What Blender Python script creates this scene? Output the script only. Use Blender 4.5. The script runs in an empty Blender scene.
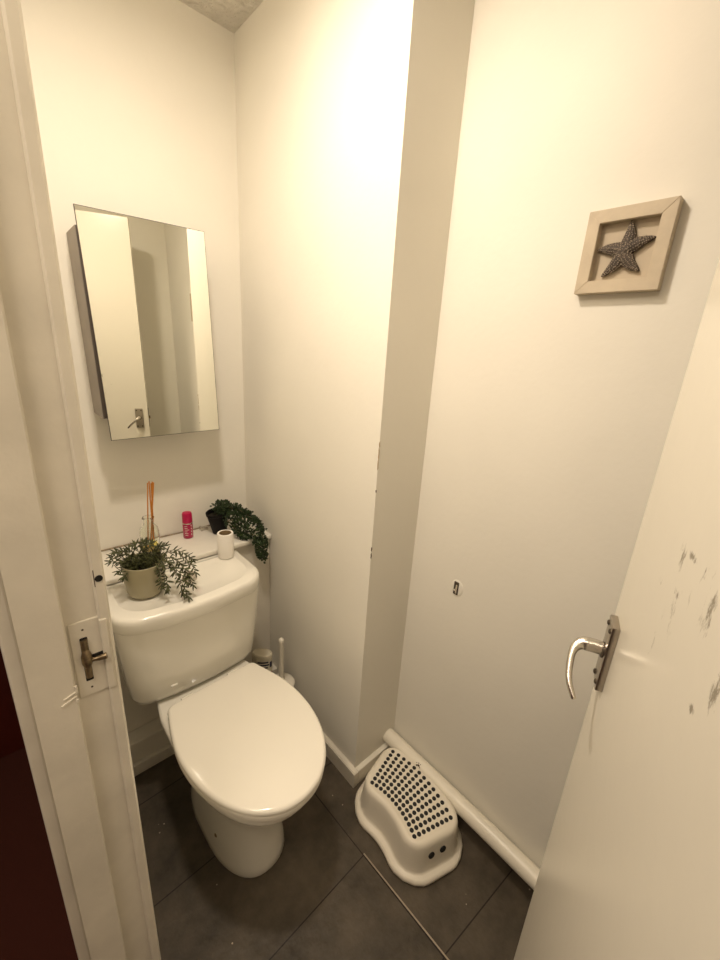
import bpy, bmesh, math, random
from mathutils import Vector, Matrix, Euler
random.seed(7)
C = bpy.context.scene.collection
PI = math.pi

# ------------------------------------------------------------------ materials
def mat(name, col, rough=.5, metal=0.0, coat=0.0, bump=0.0, bscale=200.0, var=0.0, vscale=6.0, spec=.5, trans=0.0, ior=1.45):
    m = bpy.data.materials.new(name); m.use_nodes = True
    nt = m.node_tree; b = nt.nodes['Principled BSDF']
    b.inputs['Base Color'].default_value = (*col, 1)
    b.inputs['Roughness'].default_value = rough
    b.inputs['Metallic'].default_value = metal
    b.inputs['Coat Weight'].default_value = coat
    b.inputs['Coat Roughness'].default_value = .05
    b.inputs['Specular IOR Level'].default_value = spec
    b.inputs['Transmission Weight'].default_value = trans
    b.inputs['IOR'].default_value = ior
    tc = nt.nodes.new('ShaderNodeTexCoord')
    if var > 0:
        n = nt.nodes.new('ShaderNodeTexNoise'); n.inputs['Scale'].default_value = vscale; n.inputs['Detail'].default_value = 6
        nt.links.new(tc.outputs['Object'], n.inputs['Vector'])
        r = nt.nodes.new('ShaderNodeValToRGB')
        r.color_ramp.elements[0].position = .35; r.color_ramp.elements[1].position = .7
        r.color_ramp.elements[0].color = (*[c*(1-var) for c in col], 1)
        r.color_ramp.elements[1].color = (*[min(1, c*(1+var*.4)) for c in col], 1)
        nt.links.new(n.outputs['Fac'], r.inputs['Fac']); nt.links.new(r.outputs['Color'], b.inputs['Base Color'])
    if bump > 0:
        n = nt.nodes.new('ShaderNodeTexNoise'); n.inputs['Scale'].default_value = bscale; n.inputs['Detail'].default_value = 4
        nt.links.new(tc.outputs['Object'], n.inputs['Vector'])
        bp = nt.nodes.new('ShaderNodeBump'); bp.inputs['Strength'].default_value = bump; bp.inputs['Distance'].default_value = .002
        nt.links.new(n.outputs['Fac'], bp.inputs['Height']); nt.links.new(bp.outputs['Normal'], b.inputs['Normal'])
    return m

WALL = (.83, .795, .705)
M = {}
M['wall'] = mat('wall_paint', WALL, .62, bump=.25, bscale=60, var=.03, vscale=3, spec=.35)
M['ceil'] = mat('ceiling_artex', (.72, .68, .60), .85, bump=1.0, bscale=55, var=.06, vscale=30)
for _n in M['ceil'].node_tree.nodes:
    if _n.type == 'BUMP': _n.inputs['Distance'].default_value = .02
M['gloss'] = mat('gloss_woodwork_paint', (.77, .72, .615), .32, bump=.55, bscale=28, var=.09, vscale=12)
M['doorgloss'] = mat('door_paint', (.80, .755, .65), .26, bump=.12, bscale=25)
M['ceramic'] = mat('white_glazed_ceramic', (.84, .81, .72), .09, coat=.3)
M['plastic'] = mat('white_toilet_seat_plastic', (.85, .81, .71), .12, coat=.2)
M['boxing'] = mat('boxing_paint', (.77, .72, .62), .45, bump=.3, bscale=40, var=.05, vscale=8)
M['shelf'] = mat('shelf_paint', (.82, .78, .69), .38, bump=.4, bscale=30, var=.05, vscale=14)
M['chrome'] = mat('satin_chrome', (.62, .58, .52), .26, metal=1)
M['plate'] = mat('polished_chrome_plate', (.42, .38, .33), .28, metal=1)
M['screw'] = mat('dark_screw', (.10, .08, .06), .4, metal=.6)
M['steel'] = mat('cabinet_steel', (.34, .30, .26), .5, metal=.35, var=.15, vscale=10)
M['dark'] = mat('black_hole', (.012, .010, .008), .8)
M['brass'] = mat('old_brass', (.30, .23, .14), .38, metal=.85, var=.4, vscale=120)
M['mirror'] = mat('mirror_silver', (.86, .86, .78), .0, metal=1)
M['mirror_edge_gap'] = mat('mirror_edge_and_gap_shade', (.07, .055, .045), .4)  # dark mirror edge, also the painted shade of the gap behind it
M['stool'] = mat('stool_plastic', (.76, .70, .58), .42, bump=.1, bscale=150)
M['stud'] = mat('stud_rubber', (.014, .013, .012), .7)
M['frame'] = mat('pale_limed_wood', (.58, .49, .36), .6, bump=.4, bscale=90, var=.08, vscale=25)
M['backing'] = mat('backing_card', (.52, .44, .33), .8)
M['star'] = mat('starfish_resin', (.105, .082, .065), .7, bump=1, bscale=260, var=.4, vscale=160)
M['starbead'] = mat('starfish_bumps', (.33, .27, .20), .6)
M['potglaze'] = mat('sage_glazed_pot', (.36, .32, .20), .22, coat=.3)
M['soil'] = mat('dark_soil', (.03, .024, .014), .95, bump=1, bscale=200)
M['rosemary'] = mat('grey_green_leaf', (.080, .088, .032), .55, var=.5, vscale=70)
M['stem'] = mat('plant_stem', (.13, .11, .05), .7)
M['boxleaf'] = mat('deep_green_leaf', (.035, .062, .020), .5, var=.5, vscale=90)
M['blackpot'] = mat('black_plastic_pot', (.006, .005, .005), .6, spec=.2)
M['pink'] = mat('magenta_plastic_cap', (.46, .006, .07), .3)
M['pinkcan'] = mat('magenta_can', (.42, .010, .075), .28, coat=.4, metal=.2)
M['white'] = mat('white_print', (.80, .74, .66), .5)
M['paper'] = mat('toilet_paper', (.85, .81, .74), .9, bump=.5, bscale=160)
M['card'] = mat('brown_cardboard', (.26, .18, .09), .85)
M['reed'] = mat('orange_reed', (.52, .19, .025), .6)
M['oil'] = mat('yellow_oil', (.75, .55, .12), .1, trans=.5)
M['glass'] = mat('clear_glass', (.96, .98, .93), .02, trans=1.0, ior=1.35)
M['yellow'] = mat('yellow_flower', (.80, .66, .16), .6)
M['tub'] = mat('white_tub_plastic', (.70, .64, .50), .4)
M['navy'] = mat('navy_print', (.03, .03, .07), .5)
M['redprint'] = mat('red_print', (.35, .05, .05), .5)
M['brush'] = mat('white_brush_plastic', (.80, .75, .64), .3)
M['strip'] = mat('metal_floor_strip', (.36, .30, .22), .4, metal=.7)
M['pipe'] = mat('painted_pipe', (.80, .75, .63), .3, bump=.5, bscale=22, var=.06, vscale=12)
M['chip'] = mat('bare_chip', (.10, .07, .045), .9)
M['wear'] = mat('worn_plaster', (.42, .32, .20), .9)
M['hall'] = mat('hall_mahogany', (.085, .012, .006), .5, var=.35, vscale=4)
M['hallfloor'] = mat('hall_carpet', (.07, .015, .008), .95, bump=.6, bscale=300)

def floor_mat():
    m = bpy.data.materials.new('dark_slate_tiles'); m.use_nodes = True
    nt = m.node_tree; L = nt.links; N = nt.nodes; b = N['Principled BSDF']
    tc = N.new('ShaderNodeTexCoord'); sep = N.new('ShaderNodeSeparateXYZ'); L.new(tc.outputs['Object'], sep.inputs[0])
    def mth(op, a, bb=None, c=None):
        n = N.new('ShaderNodeMath'); n.operation = op
        for i, v in enumerate((a, bb, c)):
            if v is None: continue
            if hasattr(v, 'is_output'): L.new(v, n.inputs[i])
            else: n.inputs[i].default_value = v
        return n.outputs[0]
    def joint(sock, off, period, w):
        a = mth('SUBTRACT', sock, off); a = mth('DIVIDE', a, period)
        fr = mth('FRACT', a); d = mth('ABSOLUTE', mth('SUBTRACT', fr, .5))
        return mth('GREATER_THAN', d, .5 - w/period)
    # joints: constant x at .652, constant y at .258 + .3k, slightly rotated
    xs = mth('MULTIPLY_ADD', sep.outputs[1], .028, sep.outputs[0])
    jx = joint(xs, .6645, .61, .0017)
    jy = joint(mth('MULTIPLY_ADD', sep.outputs[0], -.03, sep.outputs[1]), .240, .3045, .0017)
    jy2 = joint(mth('MULTIPLY_ADD', sep.outputs[0], .08, sep.outputs[1]), .315, .609, .0017)
    side = mth('GREATER_THAN', xs, .6645)
    jm = mth('ADD', mth('MULTIPLY', jy, mth('SUBTRACT', 1.0, side)), mth('MULTIPLY', jy2, side))
    j = mth('MAXIMUM', jx, jm)
    n1 = N.new('ShaderNodeTexNoise'); n1.inputs['Scale'].default_value = 7; n1.inputs['Detail'].default_value = 8; n1.inputs['Roughness'].default_value = .65
    L.new(tc.outputs['Object'], n1.inputs['Vector'])
    r = N.new('ShaderNodeValToRGB'); e = r.color_ramp.elements
    e[0].position = .3; e[0].color = (.036, .028, .018, 1); e[1].position = .72; e[1].color = (.110, .087, .060, 1)
    L.new(n1.outputs['Fac'], r.inputs['Fac'])
    # pale paint flecks and dust
    v = N.new('ShaderNodeTexVoronoi'); v.inputs['Scale'].default_value = 26; L.new(tc.outputs['Object'], v.inputs['Vector'])
    n2 = N.new('ShaderNodeTexNoise'); n2.inputs['Scale'].default_value = 5.3; L.new(tc.outputs['Object'], n2.inputs['Vector'])
    fl = mth('MULTIPLY', mth('LESS_THAN', v.outputs['Distance'], .055), mth('GREATER_THAN', n2.outputs['Fac'], .56))
    mx = N.new('ShaderNodeMix'); mx.data_type = 'RGBA'; L.new(fl, mx.inputs['Factor']); L.new(r.outputs['Color'], mx.inputs[6]); mx.inputs[7].default_value = (.38, .31, .22, 1)
    m2 = N.new('ShaderNodeMix'); m2.data_type = 'RGBA'; L.new(j, m2.inputs['Factor']); L.new(mx.outputs[2], m2.inputs[6]); m2.inputs[7].default_value = (.015, .010, .007, 1)
    L.new(m2.outputs[2], b.inputs['Base Color'])
    b.inputs['Roughness'].default_value = .5; b.inputs['Specular IOR Level'].default_value = .35
    bp = N.new('ShaderNodeBump'); bp.inputs['Strength'].default_value = .8; bp.inputs['Distance'].default_value = .003
    n3 = N.new('ShaderNodeTexNoise'); n3.inputs['Scale'].default_value = 40; n3.inputs['Detail'].default_value = 8; L.new(tc.outputs['Object'], n3.inputs['Vector'])
    L.new(n3.outputs['Fac'], bp.inputs['Height']); L.new(bp.outputs['Normal'], b.inputs['Normal'])
    return m
M['floor'] = floor_mat()

# ------------------------------------------------------------------ helpers
def BM(): return bmesh.new()
def box(bm, x0, x1, y0, y1, z0, z1, bevel=0, seg=2, mtx=None):
    vs = [bm.verts.new((x, y, z)) for x in (x0, x1) for y in (y0, y1) for z in (z0, z1)]
    F = [(0,1,3,2), (4,6,7,5), (0,4,5,1), (2,3,7,6), (0,2,6,4), (1,5,7,3)]
    fs = [bm.faces.new([vs[i] for i in f]) for f in F]
    if bevel:
        es = list({e for f in fs for e in f.edges})
        r = bmesh.ops.bevel(bm, geom=es, offset=bevel, segments=seg, affect='EDGES', profile=.5)
        vs = list({v for f in r['faces'] for v in f.verts} | {v for v in vs if v.is_valid})
    if mtx is not None:
        for v in vs: v.co = mtx @ v.co
    return vs
def loft(bm, rings, cap0=True, cap1=True, close=True):
    R = [[bm.verts.new(p) for p in r] for r in rings]
    n = len(R[0])
    for a, b in zip(R, R[1:]):
        for i in range(n if close else n-1):
            j = (i+1) % n
            bm.faces.new((a[i], a[j], b[j], b[i]))
    if cap0: bm.faces.new(list(reversed(R[0])))
    if cap1: bm.faces.new(R[-1])
    return R
def lathe(bm, prof, seg=40, c=(0,0,0), mtx=None, caps=True):
    rings = []
    for r, z in prof:
        ring = []
        for i in range(seg):
            a = 2*PI*i/seg; p = Vector((r*math.cos(a), r*math.sin(a), z))
            if mtx is not None: p = mtx @ p
            ring.append(p + Vector(c))
        rings.append(ring)
    return loft(bm, rings, caps, caps)
def tube(bm, pts, rad, seg=16, flat=1.0, caps=True):
    pts = [Vector(p) for p in pts]
    if not isinstance(rad, (list, tuple)): rad = [rad]*len(pts)
    rings = []; up = None
    for i, p in enumerate(pts):
        d = (pts[min(i+1, len(pts)-1)] - pts[max(i-1, 0)]).normalized()
        if up is None: up = Vector((0,0,1)) if abs(d.z) < .9 else Vector((1,0,0))
        s = d.cross(up).normalized(); u = s.cross(d).normalized(); up = u
        rings.append([p + rad[i]*(math.cos(2*PI*k/seg)*s*flat + math.sin(2*PI*k/seg)*u) for k in range(seg)])
    loft(bm, rings, caps, caps)
def smooth_path(ctrl, n=24):
    ctrl = [Vector(c) for c in ctrl]; P = [ctrl[0]] + ctrl + [ctrl[-1]]; out = []
    seg = len(ctrl)-1
    for k in range(n+1):
        t = k/n*seg; i = min(int(t), seg-1); f = t-i
        p0, p1, p2, p3 = P[i], P[i+1], P[i+2], P[i+3]
        out.append(.5*((2*p1) + (p2-p0)*f + (2*p0-5*p1+4*p2-p3)*f*f + (3*p1-p0-3*p2+p3)*f**3))
    return out
def obj(name, bm, m, parent=None, smooth=None, loc=None):
    bmesh.ops.recalc_face_normals(bm, faces=bm.faces)
    me = bpy.data.meshes.new(name); bm.to_mesh(me); bm.free()
    if isinstance(m, (list, tuple)):
        for k in m: me.materials.append(k)
    else: me.materials.append(m)
    o = bpy.data.objects.new(name, me); C.objects.link(o)
    if smooth is not None:
        for p in me.polygons: p.use_smooth = True
        me.set_sharp_from_angle(angle=math.radians(smooth))
    if parent is not None:
        o.parent = parent
        # geometry is written in world coordinates: cancel the parent's offset
        chain = Matrix.Identity(4); q = parent
        while q is not None: chain = Matrix.Translation(q.location) @ chain if q.type == 'EMPTY' else chain; q = q.parent
        me.transform(chain.inverted())
    return o
def thing(name, label, cat, loc, group=None):
    o = bpy.data.objects.new(name, None); C.objects.link(o); o.location = loc
    o.empty_display_size = .05
    o['label'] = label; o['category'] = cat
    if group: o['group'] = group
    return o
def tag(o, label, cat, group=None):
    o['label'] = label; o['category'] = cat
    if group: o['group'] = group
    return o
def struct(name, bm, m, label=None, parent=None, smooth=None):
    o = obj(name, bm, m, parent, smooth)
    if parent is None: o['kind'] = 'structure'
    if label: o['label'] = label; 
    return o

# ------------------------------------------------------------------ room
XJ, YJ = .066, .56            # left wall inner face, latch jamb plane
XB, YC, XD, YA, ZC = .778, .757, .980, 1.548, 2.452
YE = -.165
bm = BM(); box(bm, -.018, 1.10, YE-.06, YA+.06, -.06, 0)
struct('floor', bm, M['floor'], 'dark brown-grey slate-look floor tiles with thin dark joints')
bm = BM(); box(bm, -1.1, -.018, -1.0, 1.75, -.06, -.002)
struct('floor_hall', bm, M['hallfloor'], 'dark red-brown hall floor beyond the door frame')
bm = BM(); box(bm, -.018, 1.10, YE-.06, YA+.06, ZC, ZC+.05)
struct('ceiling', bm, M['ceil'], 'small patch of textured ceiling')
bm = BM(); box(bm, -.03, 1.10, YA, YA+.06, 0, ZC)
struct('wall_back', bm, M['wall'], 'cream painted wall behind the toilet')
bm = BM(); box(bm, XB, 1.10, YC, YA, 0, ZC)
struct('wall_boxed_corner', bm, M['wall'], 'cream wall stepping out beside the toilet')
bm = BM(); box(bm, XD, 1.10, YE, YC, 0, ZC)
struct('wall_right', bm, M['wall'], 'cream wall with the framed starfish')
bm = BM(); box(bm, -.018, 1.10, YE-.06, YE, 0, ZC)
struct('wall_front', bm, M['wall'])
bm = BM(); box(bm, -.018, XJ, YJ+.03, YA, 0, ZC)
struct('wall_left', bm, M['wall'])
bm = BM(); box(bm, -.018, XJ, YE, YJ+.03, 2.20, ZC)
struct('wall_over_door', bm, M['wall'])
# hall shell
bm = BM(); box(bm, -1.1, -.018, 1.65, 1.71, 0, ZC); struct('wall_hall_end', bm, M['hall'])
bm = BM(); box(bm, -1.16, -1.1, -1.0, 1.71, 0, ZC); struct('wall_hall_side', bm, M['hall'])
bm = BM(); box(bm, -1.1, -.018, -1.06, -1.0, 0, ZC); struct('wall_hall_near', bm, M['wall'])
bm = BM(); box(bm, -1.16, -.018, -1.06, 1.71, ZC, ZC+.05); struct('ceiling_hall', bm, M['ceil'])
bm = BM(); box(bm, -.03, -.018, -1.0, YE-.06, 0, ZC); struct('wall_hall_door', bm, M['wall'])

for z, h in ((1.236, .022), (1.205, .016), (1.263, .010), (1.128, .005), (.945, .008), (.923, .010)):
    bm = BM(); bmesh.ops.create_icosphere(bm, subdivisions=2, radius=1, matrix=Matrix.Translation((XB+.0004, YC+.0002, z)) @ Matrix.Diagonal((.0017, .0017, h, 1)))
    for v in bm.verts: v.co.x += .0008*math.sin(v.co.z*900)
    o = obj('paint_chip', bm, M['chip'] if z < 1.15 else M['wear'], bpy.data.objects['wall_boxed_corner'], 60)

# skirting boards
def prism(bm, poly, z0, z1):
    loft(bm, [[(x, y, z0) for x, y in poly], [(x, y, z1) for x, y in poly]])
sk = .019
bm = BM()
prism(bm, [(XB-sk, 1.335), (XB, 1.335), (XB, YC), (XB+.0, YC-.0), (XB, YC-sk), (XB-sk, YC-sk)], 0, .066)
es = [e for e in bm.edges if all(abs(v.co.z-.066) < 1e-5 for v in e.verts)]
bmesh.ops.bevel(bm, geom=es, offset=.003, segments=2, affect='EDGES')
struct('baseboard_alcove', bm, M['gloss'], 'cream skirting on the stepped-out wall beside the toilet')
bm = BM(); box(bm, XB, XD, YC-sk, YC, 0, .066, .003)
struct('baseboard_return', bm, M['gloss'], 'short cream skirting between wall corner and pipe')
bm = BM(); box(bm, XJ, XB-sk, 1.270, 1.286, 0, .048, .003)
struct('baseboard_back', bm, M['gloss'], 'cream skirting along the boxing behind the toilet')

# boxing behind cistern with its shelf
bx = thing('pipe_boxing', 'cream painted boxed-in ledge running behind the cistern', 'boxing', (.42, 1.44, 0))
bm = BM(); box(bm, XJ+.001, XB-.001, 1.347, YA-.001, .001, .752, .002); obj('front_panel', bm, M['boxing'], bx)
bm = BM(); box(bm, XJ+.001, XB-.001, 1.2865, 1.347, .001, .13, .003); obj('lower_boxing', bm, M['boxing'], bx)
bm = BM(); box(bm, XJ+.001, XB-.001, 1.328, YA-.001, .752, .772, .005, 3); obj('ledge_top', bm, M['shelf'], bx, 40)
bm = BM()
pts = smooth_path([(XJ+.02, YA-.006, .774), (.3, YA-.005, .776), (.5, YA-.006, .774), (.65, YA-.005, .776), (XB-.01, YA-.006, .774)], 20)
tube(bm, pts, .003, 8); obj('sealant_bead', bm, mat('dirty_sealant', (.42, .33, .22), .7, var=.5, vscale=40), bx, 60)

# ------------------------------------------------------------------ door frame on the left
bm = BM()
prism(bm, [(-.018, YJ-.012), (.0255, YJ-.012), (.0275, YJ-.010), (.0275, YJ), (.064, YJ), (.064, YJ-.004), (.0665, YJ-.0065), (.0755, YJ-.0065), (.0785, YJ-.003), (.0785, YJ+.03), (XJ, YJ+.03), (-.018, YJ+.03)], 0, 2.2)
tr = struct('trim_1', bm, M['gloss'], 'cream door frame upright with the latch keep')
bm = BM(); box(bm, -.034, -.018, YJ+.004, YJ+.07, 0, 2.25, .003)
struct('trim_2', bm, M['gloss'], 'cream architrave edge on the hall side of the frame')
# keep set in the frame
yk = YJ
bm = BM(); box(bm, .0305, .0725, yk-.0022, yk+.002, 1.028, 1.146, .0012)
box(bm, .0638, .0728, yk-.0085, yk+.002, 1.030, 1.143, .0015)
kp = obj('keep_plate', bm, M['gloss'], tr)
kp['label'] = 'paint-covered latch keep plate'
bm = BM(); box(bm, .040, .0495, yk-.0027, yk+.004, 1.052, 1.122, .0015)
box(bm, .0485, .0655, yk-.0028, yk+.004, 1.081, 1.092, .0015)
obj('keep_slot', bm, M['dark'], kp)
bm = BM()
tube(bm, [(.0446, yk-.003, 1.119), (.0446, yk-.003, 1.10)], .0042, 12)
tube(bm, [(.0446, yk-.004, 1.103), (.0448, yk-.0045, 1.095), (.0448, yk-.0045, 1.083), (.0448, yk-.004, 1.076)], [.0035, .0062, .0062, .004], 12)
tube(bm, [(.0448, yk-.003, 1.079), (.0448, yk-.003, 1.059)], .0040, 12)
tube(bm, [(.047, yk-.005, 1.087), (.0535, yk-.006, 1.0855), (.058, yk-.0085, 1.0865), (.0665, yk-.0105, 1.0875)], [.0035, .0028, .0036, .0045], 10)
k2 = obj('keep_bolt', bm, M['brass'], kp, 50)
bm = BM()
for z in (1.1335, 1.041):
    tube(bm, [(.0455, yk-.0026, z), (.0455, yk-.0018, z)], .0014, 10)
obj('keep_screw', bm, M['screw'], kp)
bm = BM()
tube(bm, [(.0710, yk-.0074, 1.203), (.0710, yk+.002, 1.203)], .0045, 20)
bh = obj('bolt_hole', bm, M['dark'], tr, 40); bh['label'] = 'dark round bolt hole above the keep'
bm = BM()
box(bm, .0655, .0664, yk-.0067, yk, 1.192, 1.216)
obj('bolt_hole_cut', bm, M['chip'], tr)
# ragged ridges of old paint beside the keep
bm = BM()
for (x, z, l, w_, tl) in ((.020, 1.049, .016, .0010, .35), (.018, 1.041, .019, .0013, .42), (.0275, 1.055, .003, .006, 0), (.0265, 1.037, .004, .003, 0)):
    box(bm, -l/2, l/2, 0, .0024, -w_, w_, .0006, 1, Matrix.Translation((x, YJ-.0136, z)) @ Matrix.Rotation(-tl, 4, 'Y'))
obj('paint_ridge', bm, M['gloss'], tr)
# hinge side and head of the opening (behind the camera)
bm = BM(); box(bm, -.018, XJ, YE-.0, -.14, 0, 2.2); struct('trim_3', bm, M['gloss'])
bm = BM(); box(bm, -.018, XJ, -.14, YJ-.013, 2.17, 2.2); struct('trim_4', bm, M['gloss'])

# ------------------------------------------------------------------ door leaf
hinge = Vector((.077, -.115, 0)); lead = Vector((.703, .1215, 0))
dd = (lead-hinge); W = dd.length; dd.normalize(); dn = Vector((-dd.y, dd.x, 0))
DM = Matrix(((dd.x, dn.x, 0, hinge.x), (dd.y, dn.y, 0, hinge.y), (0, 0, 1, 0), (0, 0, 0, 1)))
def door_paint():
    m = M['doorgloss']; nt = m.node_tree; N = nt.nodes; L = nt.links; b = N['Principled BSDF']
    tc = N.new('ShaderNodeTexCoord')
    # worn scuff marks : ragged patches on the painted face, fixed on the leaf
    total = None
    base = N.new('ShaderNodeTexNoise'); base.inputs['Scale'].default_value = 70; base.inputs['Detail'].default_value = 10; base.inputs['Roughness'].default_value = .72
    mp = N.new('ShaderNodeMapping'); mp.inputs['Scale'].default_value = (1.2, 1.2, .5); mp.inputs['Rotation'].default_value = (0, .5, 0)
    L.new(tc.outputs['Object'], mp.inputs['Vector']); L.new(mp.outputs['Vector'], base.inputs['Vector'])
    for (a, z, ra, rz, s) in SCUFF:
        p = hinge + dd*(W-a)
        sub = N.new('ShaderNodeVectorMath'); sub.operation = 'SUBTRACT'; L.new(tc.outputs['Object'], sub.inputs[0]); sub.inputs[1].default_value = (p.x, p.y, z)
        mul = N.new('ShaderNodeVectorMath'); mul.operation = 'MULTIPLY'; L.new(sub.outputs[0], mul.inputs[0]); mul.inputs[1].default_value = (1/ra, 1/ra, 1/rz)
        ln = N.new('ShaderNodeVectorMath'); ln.operation = 'LENGTH'; L.new(mul.outputs[0], ln.inputs[0])
        mr = N.new('ShaderNodeMapRange'); L.new(ln.outputs['Value'], mr.inputs['Value'])
        mr.inputs['From Min'].default_value = 1.0; mr.inputs['From Max'].default_value = .2; mr.inputs['To Min'].default_value = 0; mr.inputs['To Max'].default_value = s
        if total is None: total = mr.outputs[0]
        else:
            mx = N.new('ShaderNodeMath'); mx.operation = 'MAXIMUM'; L.new(total, mx.inputs[0]); L.new(mr.outputs[0], mx.inputs[1]); total = mx.outputs[0]
    ad = N.new('ShaderNodeMath'); ad.operation = 'MULTIPLY_ADD'; L.new(total, ad.inputs[0]); ad.inputs[1].default_value = .22; L.new(base.outputs['Fac'], ad.inputs[2])
    rp = N.new('ShaderNodeValToRGB'); rp.color_ramp.elements[0].position = .655; rp.color_ramp.elements[1].position = .76
    rp.color_ramp.elements[0].color = (0, 0, 0, 1); rp.color_ramp.elements[1].color = (1, 1, 1, 1)
    L.new(ad.outputs[0], rp.inputs['Fac'])
    gate = N.new('ShaderNodeMath'); gate.operation = 'MULTIPLY'; L.new(rp.outputs['Color'], gate.inputs[0])
    gt = N.new('ShaderNodeMath'); gt.operation = 'MINIMUM'; L.new(total, gt.inputs[0]); gt.inputs[1].default_value = .8; L.new(gt.outputs[0], gate.inputs[1])
    mx = N.new('ShaderNodeMix'); mx.data_type = 'RGBA'; L.new(gate.outputs[0], mx.inputs['Factor'])
    mx.inputs[6].default_value = b.inputs['Base Color'].default_value; mx.inputs[7].default_value = (.20, .165, .11, 1)
    L.new(mx.outputs[2], b.inputs['Base Color'])
SCUFF = [(.216, 1.322, .020, .022, .95), (.246, 1.333, .028, .008, .9), (.176, 1.272, .014, .010, .9), (.232, 1.288, .022, .009, 1.0), (.272, 1.300, .02, .030, .55),
         (.215, 1.225, .022, .07, .5), (.235, 1.27, .03, .05, .55), (.315, 1.322, .022, .030, .9), (.372, 1.285, .018, .035, 1.0), (.32, 1.31, .03, .03, .8), (.285, 1.335, .02, .02, .8), (.345, 1.245, .02, .008, 1.0), (.30, 1.345, .03, .02, .5)]
door_paint()
bm = BM(); box(bm, 0, W, -.035, 0, .008, 2.15, .0025, 2, DM)
door = struct('door_1', bm, M['doorgloss'], 'cream gloss-painted door standing open at the right, scuffed face')
# lever handle set
ha = W-.048; hz = 1.075
bm = BM(); box(bm, ha-.0205, ha+.0205, 0, .0105, hz-.058, hz+.058, .0015, 2, DM)
pl = obj('handle_plate', bm, M['plate'], door, 40); pl['label'] = 'square-edged chrome handle plate'
for sx in (-.0125, .0125):
    for sz in (-.049, -.037, ) if False else (-.047, .047):
        bm = BM(); mt = DM @ Matrix.Translation((ha+sx, .0105, hz+sz)) @ Matrix.Rotation(-PI/2, 4, 'X')
        lathe(bm, [(.0042, -.001), (.0042, .0012), (.0028, .0026), (.0005, .003)], 14, mtx=mt)
        obj('screw', bm, M['screw'], pl, 40)
bm = BM(); mt = DM @ Matrix.Translation((ha, .0105, hz+.004)) @ Matrix.Rotation(-PI/2, 4, 'X')
lathe(bm, [(.0125, -.001), (.0125, .002), (.011, .003)], 24, mtx=mt)
obj('rose', bm, M['screw'], pl, 40)
bm = BM()
cp = [(ha, .012, hz+.006), (ha, .028, hz+.006), (ha-.002, .042, hz+.004), (ha-.012, .051, hz-.004), (ha-.029, .053, hz-.020), (ha-.046, .051, hz-.036), (ha-.058, .044, hz-.049), (ha-.062, .040, hz-.054)]
path = [DM @ p for p in smooth_path(cp, 40)]
rad = []
for i in range(41):
    t = i/40; rad.append(.0112 if t < .22 else max(.0042, .0112-(t-.22)/.25*.0052) if t < .47 else .0060-(t-.47)*.0034)
rad[-1] = .002; rad[-2] = .004
tube(bm, path, rad, 20, flat=.85)
obj('door_lever', bm, M['chrome'], door, 60)
bm = BM(); box(bm, W-.0008, W+.0016, -.028, -.007, hz-.055, hz+.06, .0005, 1, DM)
fe = obj('latch_faceplate', bm, M['screw'], door)
bm = BM(); box(bm, W, W+.009, -.023, -.012, hz-.005, hz+.013, .002, 2, DM)
obj('latch_tongue', bm, M['brass'], door)
for z in (.25, 1.05, 1.9):
    bm = BM(); p = DM @ Vector((-.004, .003, z)); tube(bm, [p, p+Vector((0, 0, .09))], .005, 12); obj('hinge', bm, M['chrome'], door, 50)

# ------------------------------------------------------------------ mirror cabinet
cab = thing('mirror_cabinet', 'wall-hung bathroom cabinet with a tall rectangular mirror door', 'mirror cabinet', (.43, YA, 1.2))
bm = BM()
x0, x1, y0, y1, z0, z1 = .250, .595, 1.419, YA-.001, 1.262, 1.776
box(bm, x0, x0+.012, y0, y1, z0, z1, .001); box(bm, x1-.012, x1, y0, y1, z0, z1, .001)
box(bm, x0+.012, x1-.012, y0, y1, z0, z0+.012); box(bm, x0+.012, x1-.012, y0, y1, z1-.012, z1)
box(bm, x0+.012, x1-.012, y1-.006, y1, z0+.012, z1-.012); box(bm, x0+.012, x1-.012, y0+.01, y1-.006, 1.50, 1.508)
for v in bm.verts: v.co.x += (1.515-v.co.z)*.015
obj('cabinet_body', bm, M['steel'], cab)
bm = BM(); box(bm, x0+.0015, x1-.0015, y0-.0035, y0, z0+.001, z1-.001)
for v in bm.verts: v.co.x += (1.515-v.co.z)*.015
obj('door_gap_shade', bm, M['mirror_edge_gap'], cab)  # dark sheet painting the shade in the gap between mirror door and body
MT = Matrix.Translation((.4285, 1.409, 1.514)) @ Matrix.Rotation(math.radians(TILT := -.75), 4, 'X') @ Matrix.Rotation(math.radians(-1.5), 4, 'Y') @ Matrix.Rotation(math.radians(-.35), 4, 'Z')
hw, hh = .1715, .314
bm = BM(); box(bm, -hw, hw, -.0005, .0035, -hh, hh, .0003, 1, MT)
dr = obj('mirror_door', bm, M['mirror_edge_gap'], cab); dr['label'] = 'dark-edged mirror door'
bm = BM(); box(bm, -hw+.0016, hw-.0016, -.0012, -.0006, -hh+.0016, hh-.0016, 0, 1, MT)
obj('mirror_glass', bm, M['mirror'], dr)

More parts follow.
